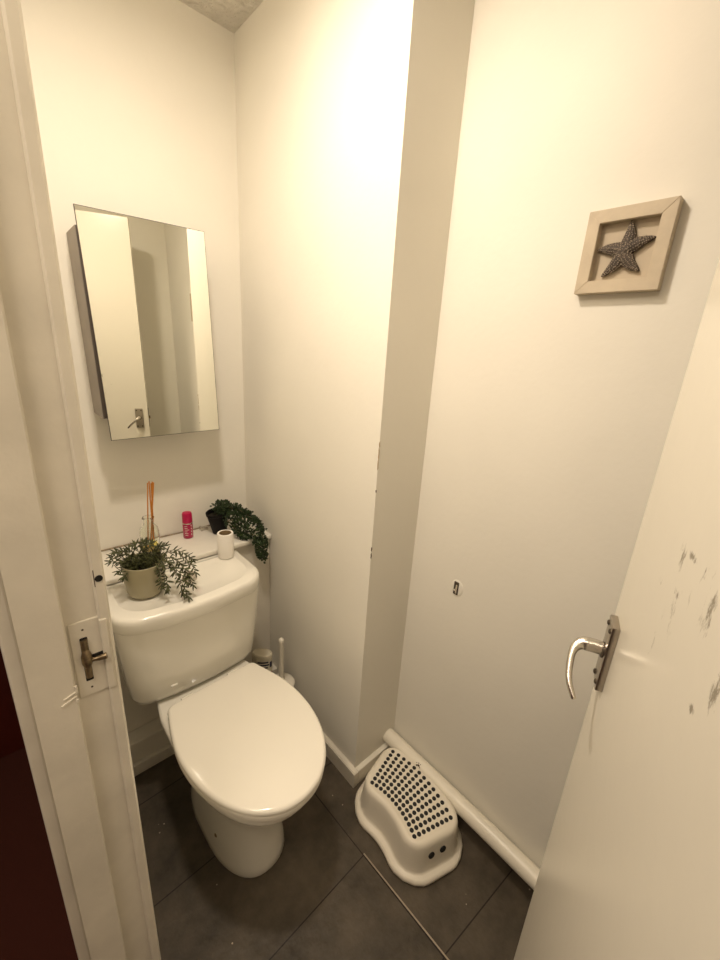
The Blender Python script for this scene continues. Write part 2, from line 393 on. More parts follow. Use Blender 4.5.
# ------------------------------------------------------------------ framed starfish
fr = thing('starfish_frame', 'small square limed wood box frame holding a grey starfish', 'picture frame', (XD, .318, 1.72))
fy0, fy1, fz0, fz1, fx = .2435, .394, 1.6455, 1.7965, .958
def fpt(u, v, x): return Vector((x, fy1+(fy0-fy1)*u, fz0+(fz1-fz0)*v))   # u to the right in view, v up
w = .155
for (a, b_, c, d_) in (((0,0),(1,0),(1-w,w),(w,w)), ((0,1),(1,1),(1-w,1-w),(w,1-w)), ((0,0),(0,1),(w,1-w),(w,w)), ((1,0),(1,1),(1-w,1-w),(1-w,w))):
    bm = BM(); loft(bm, [[fpt(*p, fx) for p in (a, b_, c, d_)], [fpt(*p, XD-.0008) for p in (a, b_, c, d_)]])
    bmesh.ops.bevel(bm, geom=list(bm.edges), offset=.0008, segments=2, affect='EDGES')
    obj('frame_rail', bm, M['frame'], fr, 30)
bm = BM(); box(bm, XD-.0045, XD-.0015, fy0+.02, fy1-.02, fz0+.02, fz1-.02); obj('backing_card', bm, M['backing'], fr)
# starfish: five arms lofted into one body plus rows of bumps
sc = Vector((XD-.0085, (fy0+fy1)/2+.001, (fz0+fz1)/2-.002))
tips = [(90-2, .054), (22, .053), (-47, .050), (-127, .052), (170, .050)]
bm = BM(); bd = BM()
def star_p(a, r, h, off=0):
    ca, sa = math.cos(a), math.sin(a)
    return sc + Vector((-h, -(r*ca - off*sa), r*sa + off*ca))
ring_n = 10
top = bm.verts.new(sc + Vector((-.0085, 0, 0))); bot = bm.verts.new(sc + Vector((.0035, 0, 0)))
n5 = 5*2
for k, (ang, ln) in enumerate(tips):
    a = math.radians(ang); N_ = 9; rings = []
    for i in range(N_+1):
        t = i/N_; r = -.004 + t*(ln+.004); wd = .0140*(1-t**1.6)**.62*(.80+.20*math.cos(t*2)) + .0012; ht = .0085*(1-t)**.6+.0025
        bend = .004*math.sin(t*PI)*(1 if k % 2 else -1)
        ring = []
        for q in range(12):
            th = 2*PI*q/12
            ring.append(star_p(a, r, max(-.003, ht*math.sin(th)), wd*math.cos(th)+bend))
        rings.append(ring)
    loft(bm, rings)
    for i in range(1, 15):
        t = i/15; r = t*ln; wd = .0140*(1-t**1.6)**.62*(.80+.20*math.cos(t*2)) + .0012; ht = .0085*(1-t)**.6+.0025
        bend = .004*math.sin(t*PI)*(1 if k % 2 else -1)
        for th in (35, 62, 90, 118, 145):
            th = math.radians(th+random.uniform(-6, 6))
            if t > .75 and abs(math.cos(th)) > .6: continue
            p = star_p(a, r+random.uniform(-.0008, .0008), ht*math.sin(th), wd*math.cos(th)+bend)
            mt = Matrix.Translation(p); bmesh.ops.create_icosphere(bd, subdivisions=1, radius=random.uniform(.0009, .0015), matrix=mt)
bm.verts.remove(top); bm.verts.remove(bot)
star = obj('starfish', bm, M['star'], fr, 50); star['label'] = 'dark grey knobbly five-armed starfish'
bd_o = obj('starfish_bumps', bd, M['starbead'], star); bd_o['label'] = 'pale bead-like bumps'

# ------------------------------------------------------------------ little metal fixing left in the wall
fx_ = thing('wall_fixing', 'small leftover metal fixing set in a hole in the right wall', 'wall fixing', (XD, .577, .83))
bm = BM(); lathe(bm, [(.022, 0), (.021, .0012), (.014, .0016)], 24, mtx=Matrix.Translation((XD, .575, .829)) @ Matrix.Rotation(-PI/2, 4, 'Y') @ Matrix.Scale(1.25, 4, (1, 0, 0)))
obj('plaster_ring', bm, M['wall'], fx_, 50)
bm = BM(); box(bm, XD-.0035, XD+.001, .569, .586, .806, .850, .002); bp_ = obj('back_plate', bm, M['screw'], fx_)
bm = BM(); box(bm, XD-.006, XD-.003, .572, .5775, .812, .842, .001)
obj('bracket', bm, M['chrome'], fx_)
bm = BM(); lathe(bm, [(.004, 0), (.003, .003), (.0005, .0035)], 14, mtx=Matrix.Translation((XD-.004, .580, .822)) @ Matrix.Rotation(-PI/2, 4, 'Y'))
obj('screw', bm, M['chrome'], fx_, 40)

# ------------------------------------------------------------------ waste pipe along the right wall
bm = BM(); R = .0265; cx, cz = XD-R-.0075, .100
tube(bm, [(cx, YE+.001, cz-.004), (cx, .10, cz-.002), (cx, .3, cz), (cx, .55, cz-.001), (cx, YC-.001, cz-.002)], R, 28)
pp = thing('waste_pipe', 'fat cream-painted waste pipe running low along the right wall', 'pipe', (cx, .3, 0))
obj('pipe_run', bm, M['pipe'], pp, 60)
bm = BM()
for (dy, dz, s) in ((0, 0, .0052), (.006, .004, .004), (-.007, .003, .0024), (.003, -.006, .0025), (-.004, -.006, .002), (.010, -.003, .002), (.002, .009, .0035), (-.011, .010, .0025)):
    a = math.radians(132)+dz/R
    bmesh.ops.create_icosphere(bm, subdivisions=2, radius=s, matrix=Matrix.Translation((cx+R*math.cos(a), .590+dy, cz+R*math.sin(a))) @ Matrix.Diagonal((.5, 1, .8, 1)))
c_ = obj('chipped_patch', bm, M['chip'], pp); c_['label'] = 'small dark chipped patch in the paint'

# ------------------------------------------------------------------ toilet
tx = .402
wc = thing('toilet', 'white close-coupled toilet with closed lid standing against the boxing', 'toilet', (tx, .95, 0))
def egg(hwf, yb, yf, n=64, corner=.02):
    """closed outline, back edge straight at yb, pointed round front at yf; hwf(s) half width, s 0 at back .. 1 front"""
    pass
PROF = [(0, .0), (.0, .125), (.004, .131), (.03, .1375), (.09, .149), (.16, .159), (.24, .1645), (.31, .1655), (.38, .158), (.44, .143), (.49, .124), (.54, .099), (.59, .071), (.64, .035), (.66, 0)]
def dshape(yb, yf, hb, hm, n=26, rc=.022, z=0.0, cxx=None):
    """D outline: back half width hb, max half width hm; superellipse front"""
    cxx = tx if cxx is None else cxx
    L = yb-yf; ym = yb - L*.42; pts = []
    # right side from back corner to the front, then mirrored
    side = []
    for k in range(6):
        a = PI/2*k/5; side.append((hb-rc+rc*math.sin(a), yb-rc+rc*math.cos(a)))
    m = 10
    for k in range(1, m+1):
        t = k/m; y = (yb-rc) + (ym-(yb-rc))*t; x = hb + (hm-hb)*math.sin(t*PI/2); side.append((x, y))
    for k in range(1, n+1):
        a = PI/2*k/n; e = 2/2.08
        side.append((hm*math.cos(a)**e if k < n else 0, ym - (ym-yf)*math.sin(a)**e))
    left = [(-x, y) for x, y in reversed(side[:-1])]
    return [(cxx+x, y, z) for x, y in side+left]
# seat and lid
def slab(bm, yb, yf, hb, hm, z0, z1, r, dome=0.0):
    rings = []
    def ring(ins, z): return dshape(yb-ins*.6, yf+ins, hb-ins, hm-ins, z=z, rc=max(.006, .022-ins*.5))
    rings.append(ring(r*.6, z0)); rings.append(ring(0, z0+r*.5))
    for k in range(0, 6):
        a = PI/2*k/5; rings.append(ring(r*(1-math.cos(a)), z1-r+r*math.sin(a)))
    for ins, f in ((.03, .45), (.06, .75), (.09, .92), (.12, 1.0)):
        rings.append(ring(r+ins*.9, z1+dome*f))
    loft(bm, rings)
bm = BM(); slab(bm, 1.068, .583, .151, .1855, .408, .4265, .007); obj('seat', bm, M['plastic'], wc, 50)
bm = BM(); slab(bm, 1.066, .580, .152, .1868, .4285, .446, .010, .0035); lid = obj('lid', bm, M['plastic'], wc, 50)
for sx in (-.078, .078):
    bm = BM(); tube(bm, [(tx+sx-.018, 1.082, .421), (tx+sx+.018, 1.082, .421)], .009, 16); obj('hinge', bm, M['plastic'], wc, 50)
# pan
def pan_ring(z, yf, yb, hm, hb, p=2.3, n=48, ycf=None):
    pts = []
    yc = yf + (yb-yf)*(.42 if ycf is None else ycf)
    for k in range(n):
        a = 2*PI*k/n; s, c = math.sin(a), math.cos(a)
        e = 2/p
        x = abs(c)**e*(1 if c >= 0 else -1)
        if s < 0:   # front
            y = yc - (yc-yf)*abs(s)**e; hx = hm
        else:
            y = yc + (yb-yc)*abs(s)**(2/5.0); x = abs(c)**(2/5.0)*(1 if c >= 0 else -1); hx = hm + (hb-hm)*abs(s)
        pts.append((tx+hx*x, y, z))
    return pts
bm = BM()
rings = [pan_ring(0, .722, 1.14, .106, .070), pan_ring(.006, .719, 1.142, .108, .072), pan_ring(.03, .722, 1.14, .106, .070), pan_ring(.10, .729, 1.13, .100, .066), pan_ring(.17, .734, 1.13, .092, .062),
         pan_ring(.22, .726, 1.15, .092, .064), pan_ring(.27, .704, 1.18, .108, .070), pan_ring(.31, .670, 1.24, .131, .086), pan_ring(.345, .632, 1.27, .156, .092), pan_ring(.368, .606, 1.29, .171, .096),
         pan_ring(.382, .597, 1.30, .175, .098), pan_ring(.398, .596, 1.30, .1755, .098), pan_ring(.404, .599, 1.298, .173, .097), pan_ring(.407, .607, 1.294, .166, .094)]
for rg in rings:   # the foot stands slightly to the right of the cistern's centre
    for i_, q_ in enumerate(rg):
        k_ = max(0, min(1, (.33-q_[2])/.2)); rg[i_] = (q_[0]-.010*k_, q_[1], q_[2])
loft(bm, rings); obj('pan', bm, M['ceramic'], wc, 60)
for (x, y, z) in ((tx-.108, .865, .085), (tx+.088, .865, .085)):
    sgn = -1 if x < tx else 1
    bm = BM(); lathe(bm, [(.008, 0), (.008, .002), (.004, .005), (.0005, .006)], 14, mtx=Matrix.Translation((x-sgn*.001, y, z)) @ Matrix.Rotation(sgn*PI/2, 4, 'Y'))
    obj('floor_screw', bm, M['brass'], wc, 50)
RZ = Matrix.Translation((.397, 1.07, 0)) @ Matrix.Rotation(math.radians(3.4), 4, 'Z') @ Matrix.Translation((-.397, -1.07, 0))
for ch in [c_ for c_ in bpy.data.objects if c_.parent == wc]:
    ch.data.transform(Matrix.Translation(wc.location).inverted() @ RZ @ Matrix.Translation(wc.location))
tx = .389
# cistern
def cis_ring(z, hwx, yf, yb, rc, bow=.012, n=10):
    pts = []; x0, x1 = tx-hwx, tx+hwx
    # front edge left->right with bow, rounded front corners; back straight
    def corner(cx_, cy_, a0, a1, r):
        return [(cx_+r*math.cos(a0+(a1-a0)*k/n), cy_+r*math.sin(a0+(a1-a0)*k/n), z) for k in range(n+1)]
    fr_ = []
    fr_ += corner(x0+rc, yf+rc+bow, PI, 1.5*PI, rc)
    for k in range(1, 8):
        t = k/8; x = x0+rc+(x1-x0-2*rc)*t; fr_.append((x, yf+bow*(2*t-1)**2, z))
    fr_ += corner(x1-rc, yf+rc+bow, 1.5*PI, 2*PI, rc)
    rb = .012
    fr_ += corner(x1-rb, yb-rb, 0, PI/2, rb); fr_ += corner(x0+rb, yb-rb, PI/2, PI, rb)
    return fr_
bm = BM()
yb = 1.326
R_ = [(.405, .130, 1.165, .03), (.406, .160, 1.142, .05), (.411, .182, 1.124, .05), (.422, .196, 1.112, .050), (.445, .203, 1.105, .050), (.52, .211, 1.099, .052), (.60, .218, 1.093, .054), (.68, .2235, 1.088, .056), (.7045, .225, 1.087, .056)]
loft(bm, [cis_ring(z, h, y, yb, rc) for z, h, y, rc in R_]); cis = obj('cistern', bm, M['ceramic'], wc, 50)
bm = BM()
Lr = [(.7048, .227, 1.078, .082), (.7055, .231, 1.071, .086), (.709, .2325, 1.069, .088), (.735, .2325, 1.069, .088), (.744, .2315, 1.070, .087), (.750, .228, 1.0735, .084), (.7525, .222, 1.079, .08)]
rr = [cis_ring(z, h, y, yb, rc, .016) for z, h, y, rc in Lr]
# faint raised oval line round the flat top
rr.append(cis_ring(.7530, .203, 1.100, yb-.02, .088, .012))
rr.append(cis_ring(.7548, .2005, 1.103, yb-.022, .087, .012))
rr.append(cis_ring(.7548, .1975, 1.106, yb-.024, .086, .012))
rr.append(cis_ring(.7528, .195, 1.109, yb-.026, .085, .012))
rr.append(cis_ring(.7526, .130, 1.170, yb-.060, .055, .010))
loft(bm, rr); cl = obj('cistern_lid', bm, M['ceramic'], wc, 50)
bm = BM()
lathe(bm, [(.024, .748), (.024, .757), (.0225, .759), (.0185, .760), (.0185, .770), (.0172, .773), (.004, .7735)], 32, (.405, 1.222, 0))
fb = obj('flush_button', bm, M['chrome'], wc, 40); fb['label'] = 'round chrome push button'
# small raised maker's badge in the ceramic
bm = BM(); box(bm, .287, .307, 1.1035, 1.116, .462, .470, .002); obj('ceramic_badge', bm, M['ceramic'], cis, 50)

# ------------------------------------------------------------------ step stool
st = thing('step_stool', 'small white plastic children\'s step stool with curved dotted top', 'step stool', (.82, .55, 0))
ZT = .131
def arc_edge(s, t):
    """s 0 inner(left) .. 1 outer(right), t 0 far .. 1 near, on the dot grid"""
    xi = .754-.013*t+.019*4*t*(1-t)*1.0; yi = .647+(.451-.647)*t
    xo = .889-.020*t+.023*4*t*(1-t); yo = .679+(.411-.679)*t
    return xi+(xo-xi)*s, yi+(yo-yi)*s
def stool_outline(m, z, n=18, rc=.02):
    """offset outline by margin m around dot grid, rounded corners"""
    c = []
    base = []
    for k in range(n+1): base.append(arc_edge(0, k/n))
    for k in range(1, n): base.append(arc_edge(k/n, 1))
    for k in range(n+1): base.append(arc_edge(1, 1-k/n))
    for k in range(1, n): base.append(arc_edge(1-k/n, 0))
    N_ = len(base); out = []
    area = sum(base[i-1][0]*base[i][1]-base[i][0]*base[i-1][1] for i in range(N_)); SG = -1 if area > 0 else 1
    for i in range(N_):
        # averaged normal over a window -> rounded corners
        nx = ny = 0
        for d in range(1, 3):
            a = base[i-d]; b2 = base[(i+d) % N_]
            tx_, ty_ = b2[0]-a[0], b2[1]-a[1]; l = math.hypot(tx_, ty_); nx += -ty_/l; ny += tx_/l
        l = math.hypot(nx, ny); out.append([base[i][0]+SG*nx/l*m, base[i][1]+SG*ny/l*m])
    for _ in range(2):
        out = [[(out[i-1][j]+2*out[i][j]+out[(i+1) % N_][j])/4 for j in (0, 1)] for i in range(N_)]
    return [Vector((x, y, z)) for x, y in out]
def BASE(z, n=18):
    b = [arc_edge(0, k/n) for k in range(n+1)] + [arc_edge(k/n, 1) for k in range(1, n)] + [arc_edge(1, 1-k/n) for k in range(n+1)] + [arc_edge(1-k/n, 0) for k in range(1, n)]
    return [Vector((x, y, z)) for x, y in b]
def scaled(pts, sx, sy, ox=0, oy=0, z=None):
    cx_, cy_ = .822, .548
    return [Vector((cx_+(p.x-cx_)*sx+ox, cy_+(p.y-cy_)*sy+oy, p.z if z is None else z)) for p in pts]
bm = BM()
O = stool_outline
prof = [(.0, 0), (.0345, .112), (.0325, .120), (.0290, .1265), (.0235, .1300), (.0165, .1315), (.0135, .1310), (.0105, .1297)]
rings = []
for m_, z in ((.062, .002), (.0655, .006), (.066, .013), (.063, .019), (.058, .0225), (.049, .0235), (.0455, .0255), (.0435, .032), (.041, .055), (.037, .090)): rings.append(O(m_, z))
for m_, z in prof[1:]: rings.append(O(m_, z))
rings.append(BASE(.1295))
# keep the far and right flange clear of skirting and pipe
for r_ in rings:
    for p in r_:
        if p.y > .735: p.y = .735+(p.y-.735)*.02
        if p.z > .05 and p.x > .912: p.x = .912+(p.x-.912)*.2
bm = BM(); loft(bm, rings, cap0=False, cap1=False)
G = [[bm.verts.new(arc_edge(i/18, j/18)+(.1295,)) for j in range(19)] for i in range(19)]
for i in range(18):
    for j in range(18): bm.faces.new((G[i][j], G[i+1][j], G[i+1][j+1], G[i][j+1]))
bmesh.ops.remove_doubles(bm, verts=bm.verts, dist=.00005)
obj('stool_body', bm, M['stool'], st, 50)
bm = BM()
for r in range(13):
    for c in range(9):
        x, y = arc_edge(c/8, r/12)
        lathe(bm, [(.0066, .1290), (.0066, .1310), (.0054, .1318), (.0008, .1320)], 12, (x, y, 0))
s_ = obj('anti_slip_studs', bm, M['stud'], st, 40); s_['label'] = 'black round rubber studs in thirteen rows'
# two finger holes on the near end
pa, pb_ = Vector(arc_edge(0, 1)+(0,)), Vector(arc_edge(1, 1)+(0,)); ed = (pb_-pa).normalized(); nn = Vector((ed.y, -ed.x, 0))
for t in (.31, .62):
    p = pa.lerp(pb_, t)+nn*.0395; p.z = .082
    nrm = (nn+Vector((0, 0, .10))).normalized()
    bm = BM(); mt = Matrix.Translation(p) @ nrm.to_track_quat('Z', 'Y').to_matrix().to_4x4()
    lathe(bm, [(.0105, -.006), (.0105, .0012), (.0095, .0018), (.0004, .0018)], 24, mtx=mt)
    obj('finger_hole', bm, M['stud'], st, 40)

# ------------------------------------------------------------------ thin metal strip on the floor
bm = BM()
d_ = (Vector((.662, .246, 0))-Vector((.652, .566, 0))).normalized(); L_ = .42
mt = Matrix.Translation((.652, .566, .0)) @ Matrix.Rotation(math.atan2(d_.y, d_.x), 4, 'Z')
box(bm, 0, L_, -.0018, .0018, .0005, .0035, .0008, 2, mt)
tag(obj('metal_strip', bm, M['strip']), 'long thin pale metal strip lying along a floor tile joint', 'metal strip')

# ------------------------------------------------------------------ toilet brush
tb = thing('toilet_brush', 'white toilet brush standing in its round holder beside the toilet', 'toilet brush', (.705, 1.135, 0))
bm = BM(); lathe(bm, [(.048, .001), (.050, .006), (.047, .10), (.045, .195), (.043, .199)], 36, (.705, 1.135, 0)); obj('holder', bm, M['brush'], tb, 50)
bm = BM(); lathe(bm, [(.050, .199), (.053, .201), (.053, .206), (.050, .210), (.02, .214), (.012, .216)], 36, (.705, 1.135, 0)); obj('splash_disc', bm, M['brush'], tb, 50)
bm = BM(); lathe(bm, [(.0100, .214), (.0095, .30), (.0098, .408), (.0108, .413), (.0100, .422), (.006, .427), (.001, .428)], 20, (.700, 1.130, 0)); obj('handle', bm, M['brush'], tb, 50)

# ------------------------------------------------------------------ cleaning tub
ct = thing('cleaning_tub', 'white lidded tub with navy and red label behind the toilet lid', 'tub', (.672, 1.232, 0))
tcx, tcy = .672, 1.232
bm = BM(); lathe(bm, [(.038, .001), (.041, .006), (.042, .10), (.042, .262), (.041, .276), (.038, .287)], 36, (tcx, tcy, 0)); obj('tub_body', bm, M['tub'], ct, 50)
bm = BM(); lathe(bm, [(.0405, .288), (.0425, .290), (.0425, .302), (.040, .307), (.036, .309), (.034, .307), (.001, .307)], 36, (tcx, tcy, 0)); obj('cap', bm, M['tub'], ct, 40)
def band(bm, cx_, cy_, r, a0, a1, z0, z1, n=14):
    R1 = []
    for z in (z0, z1):
        R1.append([Vector((cx_+r*math.cos(a0+(a1-a0)*k/n), cy_+r*math.sin(a0+(a1-a0)*k/n), z)) for k in range(n+1)])
    R2 = [[Vector((cx_+(r-.0008)*math.cos(a0+(a1-a0)*k/n), cy_+(r-.0008)*math.sin(a0+(a1-a0)*k/n), z)) for k in range(n+1)] for z in (z0, z1)]
    ring = R1[0]+list(reversed(R2[0])); ring2 = R1[1]+list(reversed(R2[1]))
    loft(bm, [ring, ring2])
bm = BM()
A0 = math.radians(-155)
for k, (a, b2) in enumerate(((-150, -88), (-158, -82), (-150, -92), (-140, -100))):
    band(bm, tcx, tcy, .0428, math.radians(a), math.radians(b2), .273-.013*k, .280-.013*k)
band(bm, tcx, tcy, .0428, math.radians(-78), math.radians(-58), .248, .275)
l1 = obj('label_lettering', bm, M['navy'], ct); l1['label'] = 'navy lettering lines'
bm = BM(); band(bm, tcx, tcy, .0426, math.radians(-120), math.radians(-50), .17, .222); obj('label_panel', bm, M['redprint'], ct)

# the tub is oval in plan
for ch in [c_ for c_ in bpy.data.objects if c_.parent == ct]:
    ch.data.transform(Matrix.Rotation(math.radians(-43), 4, 'Z') @ Matrix.Diagonal((1.0, .6, 1, 1)) @ Matrix.Rotation(math.radians(43), 4, 'Z'))
# ------------------------------------------------------------------ items on the boxing ledge (z .772)
ZS = .7722
# reed diffuser
rd = thing('reed_diffuser', 'clear glass reed diffuser bottle with orange sticks on the ledge', 'reed diffuser', (.352, 1.435, ZS))
gx, gy = .352, 1.435
bm = BM()
outer = [(.026, 0), (.030, .003), (.031, .02), (.031, .085), (.028, .100), (.018, .112), (.0145, .120), (.0145, .130), (.019, .134), (.0195, .138), (.018, .140)]
inner = [(.013, .139), (.012, .130), (.012, .119), (.016, .110), (.026, .098), (.0285, .084), (.0285, .02), (.027, .006), (.002, .005)]
lathe(bm, [(r, z+ZS) for r, z in outer+inner], 36, (gx, gy, 0)); obj('glass_bottle', bm, M['glass'], rd, 50)
bm = BM(); lathe(bm, [(.002, ZS+.0055), (.0278, ZS+.0065), (.0278, ZS+.03), (.002, ZS+.03)], 30, (gx, gy, 0)); obj('fragrance_oil', bm, M['oil'], rd, 40)
for k, (dx, dy, tx2, ty2, zz) in enumerate(((-.008, .004, -.006, 0, .262), (.006, -.006, .0, .004, .266), (.0, .010, .012, -.004, .262), (.010, .004, .006, .004, .258), (-.004, -.010, .009, .0, .264))):
    bm = BM(); tube(bm, [(gx+dx*1.2, gy+dy*1.2, ZS+.008), (gx+tx2+.016, gy+ty2, ZS+zz)], .0021, 8); obj('reed', bm, M['reed'], rd, 60)

# pink spray can
sp = thing('spray_can', 'small magenta spray can with matching cap on the ledge', 'spray can', (.497, 1.492, ZS))
px, py = .502, 1.490
bm = BM(); lathe(bm, [(.0165, ZS), (.0185, ZS+.002), (.0185, ZS+.062), (.0165, ZS+.066)], 30, (px, py, 0)); sb = obj('can_body', bm, M['pinkcan'], sp, 50)
bm = BM(); lathe(bm, [(.0192, ZS+.060), (.0192, ZS+.063), (.017, ZS+.0645)], 30, (px, py, 0)); obj('rim', bm, M['chrome'], sb, 50)
bm = BM(); lathe(bm, [(.018, ZS+.063), (.0185, ZS+.065), (.0180, ZS+.098), (.016, ZS+.1035), (.010, ZS+.105), (.001, ZS+.105)], 30, (px, py, 0)); obj('cap', bm, M['pink'], sp, 40)
bm = BM()
for k in range(6):
    a0 = -150+random.uniform(0, 8); band(bm, px, py, .0192, math.radians(a0), math.radians(a0+random.uniform(30, 55)), ZS+.052-.0075*k, ZS+.0535-.0075*k, 6)
for k in range(4): band(bm, px, py, .0192, math.radians(-72), math.radians(-64), ZS+.050-.012*k, ZS+.056-.012*k, 3)
obj('can_lettering', bm, M['white'], sb)

# small metal catch beside the black pot
bm = BM(); box(bm, .562, .590, 1.512, 1.530, ZS, ZS+.012, .002); box(bm, .560, .568, 1.508, 1.534, ZS, ZS+.016, .002)
tag(obj('metal_catch', bm, M['chrome']), 'tiny grey metal catch left of the black plant pot', 'catch')

# ------------------------------------------------------------------ toilet roll on the cistern lid
ZL = .7545
rx, ry = .565, 1.293
tr_ = thing('toilet_roll', 'nearly finished white toilet roll standing on the cistern lid', 'toilet roll', (rx, ry, ZL))
bm = BM()
lathe(bm, [(.0215, ZL), (.0280, ZL+.001), (.0285, ZL+.003), (.0285, ZL+.093), (.0275, ZL+.095), (.0215, ZL+.095)], 40, (rx, ry, 0), caps=False)
obj('paper', bm, M['paper'], tr_, 50)
bm = BM()
lathe(bm, [(.0213, ZL+.0005), (.0213, ZL+.0948), (.0203, ZL+.0948), (.0203, ZL+.0005)], 36, (rx, ry, 0), caps=False); obj('cardboard_core', bm, M['card'], tr_, 50)

# ------------------------------------------------------------------ leaf helpers
def leaf(bm, base, d, up, length, width, seg=3, curl=.15, th=.0006):
    d = d.normalized(); s = d.cross(up)
    if s.length < 1e-4: s = Vector((1, 0, 0))
    s.normalize(); u = s.cross(d).normalized()
    rows = []
    for k in range(seg+1):
        t = k/seg; wv = width*math.sin(PI*(.12+.80*t))**.8
        if k == seg: wv *= .25
        c = base + d*length*t - u*curl*length*t*t
        rows.append((c - s*wv*.5, c - u*wv*.18, c + s*wv*.5))
    T = [[bm.verts.new(p+u*th) for p in r] for r in rows]; B = [[bm.verts.new(p-u*th) for p in r] for r in rows]
    for k in range(seg):
        for q in (0, 1):
            bm.faces.new((T[k][q], T[k][q+1], T[k+1][q+1], T[k+1][q])); bm.faces.new((B[k][q+1], B[k][q], B[k+1][q], B[k+1][q+1]))
        bm.faces.new((T[k][0], T[k+1][0], B[k+1][0], B[k][0])); bm.faces.new((T[k+1][2], T[k][2], B[k][2], B[k+1][2]))
    bm.faces.new((T[seg][0], T[seg][1], T[seg][2], B[seg][2], B[seg][1], B[seg][0]))
    bm.faces.new((T[0][2], T[0][1], T[0][0], B[0][0], B[0][1], B[0][2]))

# ------------------------------------------------------------------ sage pot with trailing rosemary-like plant (on the cistern lid)
qx, qy = .274, 1.222
pt = thing('potted_rosemary', 'sage glazed pot of spiky trailing greenery on the cistern lid', 'potted plant', (qx, qy, ZL))
bm = BM()
lathe(bm, [(.037, ZL), (.045, ZL+.002), (.0510, ZL+.011), (.0540, ZL+.024), (.0570, ZL+.056), (.0585, ZL+.104), (.0585, ZL+.107), (.0570, ZL+.108), (.0550, ZL+.106), (.0540, ZL+.088), (.052, ZL+.078)], 48, (qx, qy, 0))
obj('pot', bm, M['potglaze'], pt, 50)
bm = BM(); lathe(bm, [(.0535, ZL+.088), (.052, ZL+.092), (.03, ZL+.095), (.001, ZL+.096)], 30, (qx, qy, 0)); obj('soil', bm, M['soil'], pt, 50)
lf = BM(); stm = BM()
def sprig(ctrl, nleaf, ll=.020, lw=.0042, sr=.0011, spread=1.0):
    path = smooth_path(ctrl, 16); tube(stm, path, [sr*(1-.5*i/16) for i in range(17)], 6)
    for k in range(nleaf):
        t = (k+.6)/nleaf; i = min(int(t*16), 15); p = path[i].lerp(path[i+1], t*16-i); d = (path[i+1]-path[i]).normalized()
        a = k*2.4+random.uniform(-.5, .5); s = d.cross(Vector((0, 0, 1)) if abs(d.z) < .95 else Vector((1, 0, 0))).normalized(); u = s.cross(d)
        o = (s*math.cos(a)+u*math.sin(a))*spread + d*random.uniform(.35, .9)
        leaf(lf, p, o, u+Vector((0, 0, .3)), ll*random.uniform(.7, 1.15), lw*random.uniform(.8, 1.2), 3, random.uniform(-.1, .35))
    p = path[-1]; d = (path[-1]-path[-2]).normalized()
    for a in (0, 2.1, 4.2):
        s = d.cross(Vector((.3, 0, 1))).normalized(); u = s.cross(d)
        leaf(lf, p, d+.45*(s*math.cos(a)+u*math.sin(a)), u, ll*.9, lw, 3, .1)
z0 = ZL+.099
# right-front cascade falling over the lid edge
casc = [((.300, 1.19), (.325, 1.160, .02), (.340, 1.130, -.035), (.348, 1.105, -.075)),
        ((.305, 1.20), (.345, 1.165, .02), (.370, 1.135, -.025), (.378, 1.115, -.060)),
        ((.300, 1.21), (.345, 1.190, .03), (.385, 1.165, .0), (.398, 1.140, -.035)),
        ((.290, 1.19), (.305, 1.160, .015), (.312, 1.140, -.03), (.308, 1.128, -.055)),
        ((.295, 1.19), (.330, 1.155, .0), (.350, 1.12, -.05), (.358, 1.10, -.085)),
        ((.305, 1.22), (.350, 1.20, .03), (.380, 1.18, .02), (.400, 1.165, .0)),
        ((.285, 1.185), (.298, 1.165, .0), (.300, 1.155, -.03), (.300, 1.150, -.05)),
        ((.300, 1.20), (.330, 1.17, .025), (.360, 1.15, .0), (.372, 1.13, -.035)),
        ((.295, 1.20), (.320, 1.165, .02), (.345, 1.135, -.01), (.362, 1.115, -.045))]
for c in casc:
    sprig([(c[0][0]-.01, c[0][1]+.01, z0-.003), (c[1][0], c[1][1], z0+c[1][2]), (c[2][0], c[2][1], z0+c[2][2]), (c[3][0], c[3][1], z0+c[3][2])], 25, .020, .0054)
# upright and left-leaning sprigs
for (ex, ey, ez) in ((.196, 1.240, .024), (.204, 1.255, .032), (.215, 1.215, .024), (.225, 1.245, .045), (.245, 1.250, .045), (.265, 1.255, .050), (.285, 1.250, .052), (.305, 1.235, .050), (.322, 1.225, .040), (.340, 1.225, .038),
                     (.250, 1.215, .035), (.275, 1.215, .040), (.230, 1.205, .025), (.215, 1.270, .035), (.300, 1.265, .045), (.335, 1.24, .030), (.208, 1.215, .000), (.214, 1.19, .005)):
    bx_, by_ = qx+(ex-qx)*.3, qy+(ey-qy)*.3
    sprig([(bx_, by_, z0-.004), ((bx_+ex)/2, (by_+ey)/2, z0+ez*.75), (ex, ey, z0+ez*(1.0 if ez > .01 else -1.5))], 13, .021, .0052)
for (ex, ey) in [(qx+random.uniform(-.036, .036), qy+random.uniform(-.036, .036)) for _ in range(26)]:
    sprig([(ex, ey, z0-.006), (ex+random.uniform(-.008, .008), ey+random.uniform(-.008, .008), z0+random.uniform(.008, .026))], 8, .018, .0046)
obj('stems', stm, M['stem'], pt, 60); lo = obj('foliage', lf, M['rosemary'], pt); lo['label'] = 'narrow grey-green leaves'
bm = BM()
for k in range(14):
    a = k*2.4; r = .008*math.sqrt(k/14)
    bmesh.ops.create_icosphere(bm, subdivisions=1, radius=.0055, matrix=Matrix.Translation((.318+r*math.cos(a), 1.262+r*math.sin(a)*.5, z0+.036+r*math.sin(a))))
fo = obj('flower', bm, M['yellow'], pt, 60); fo['label'] = 'small pale yellow flower'

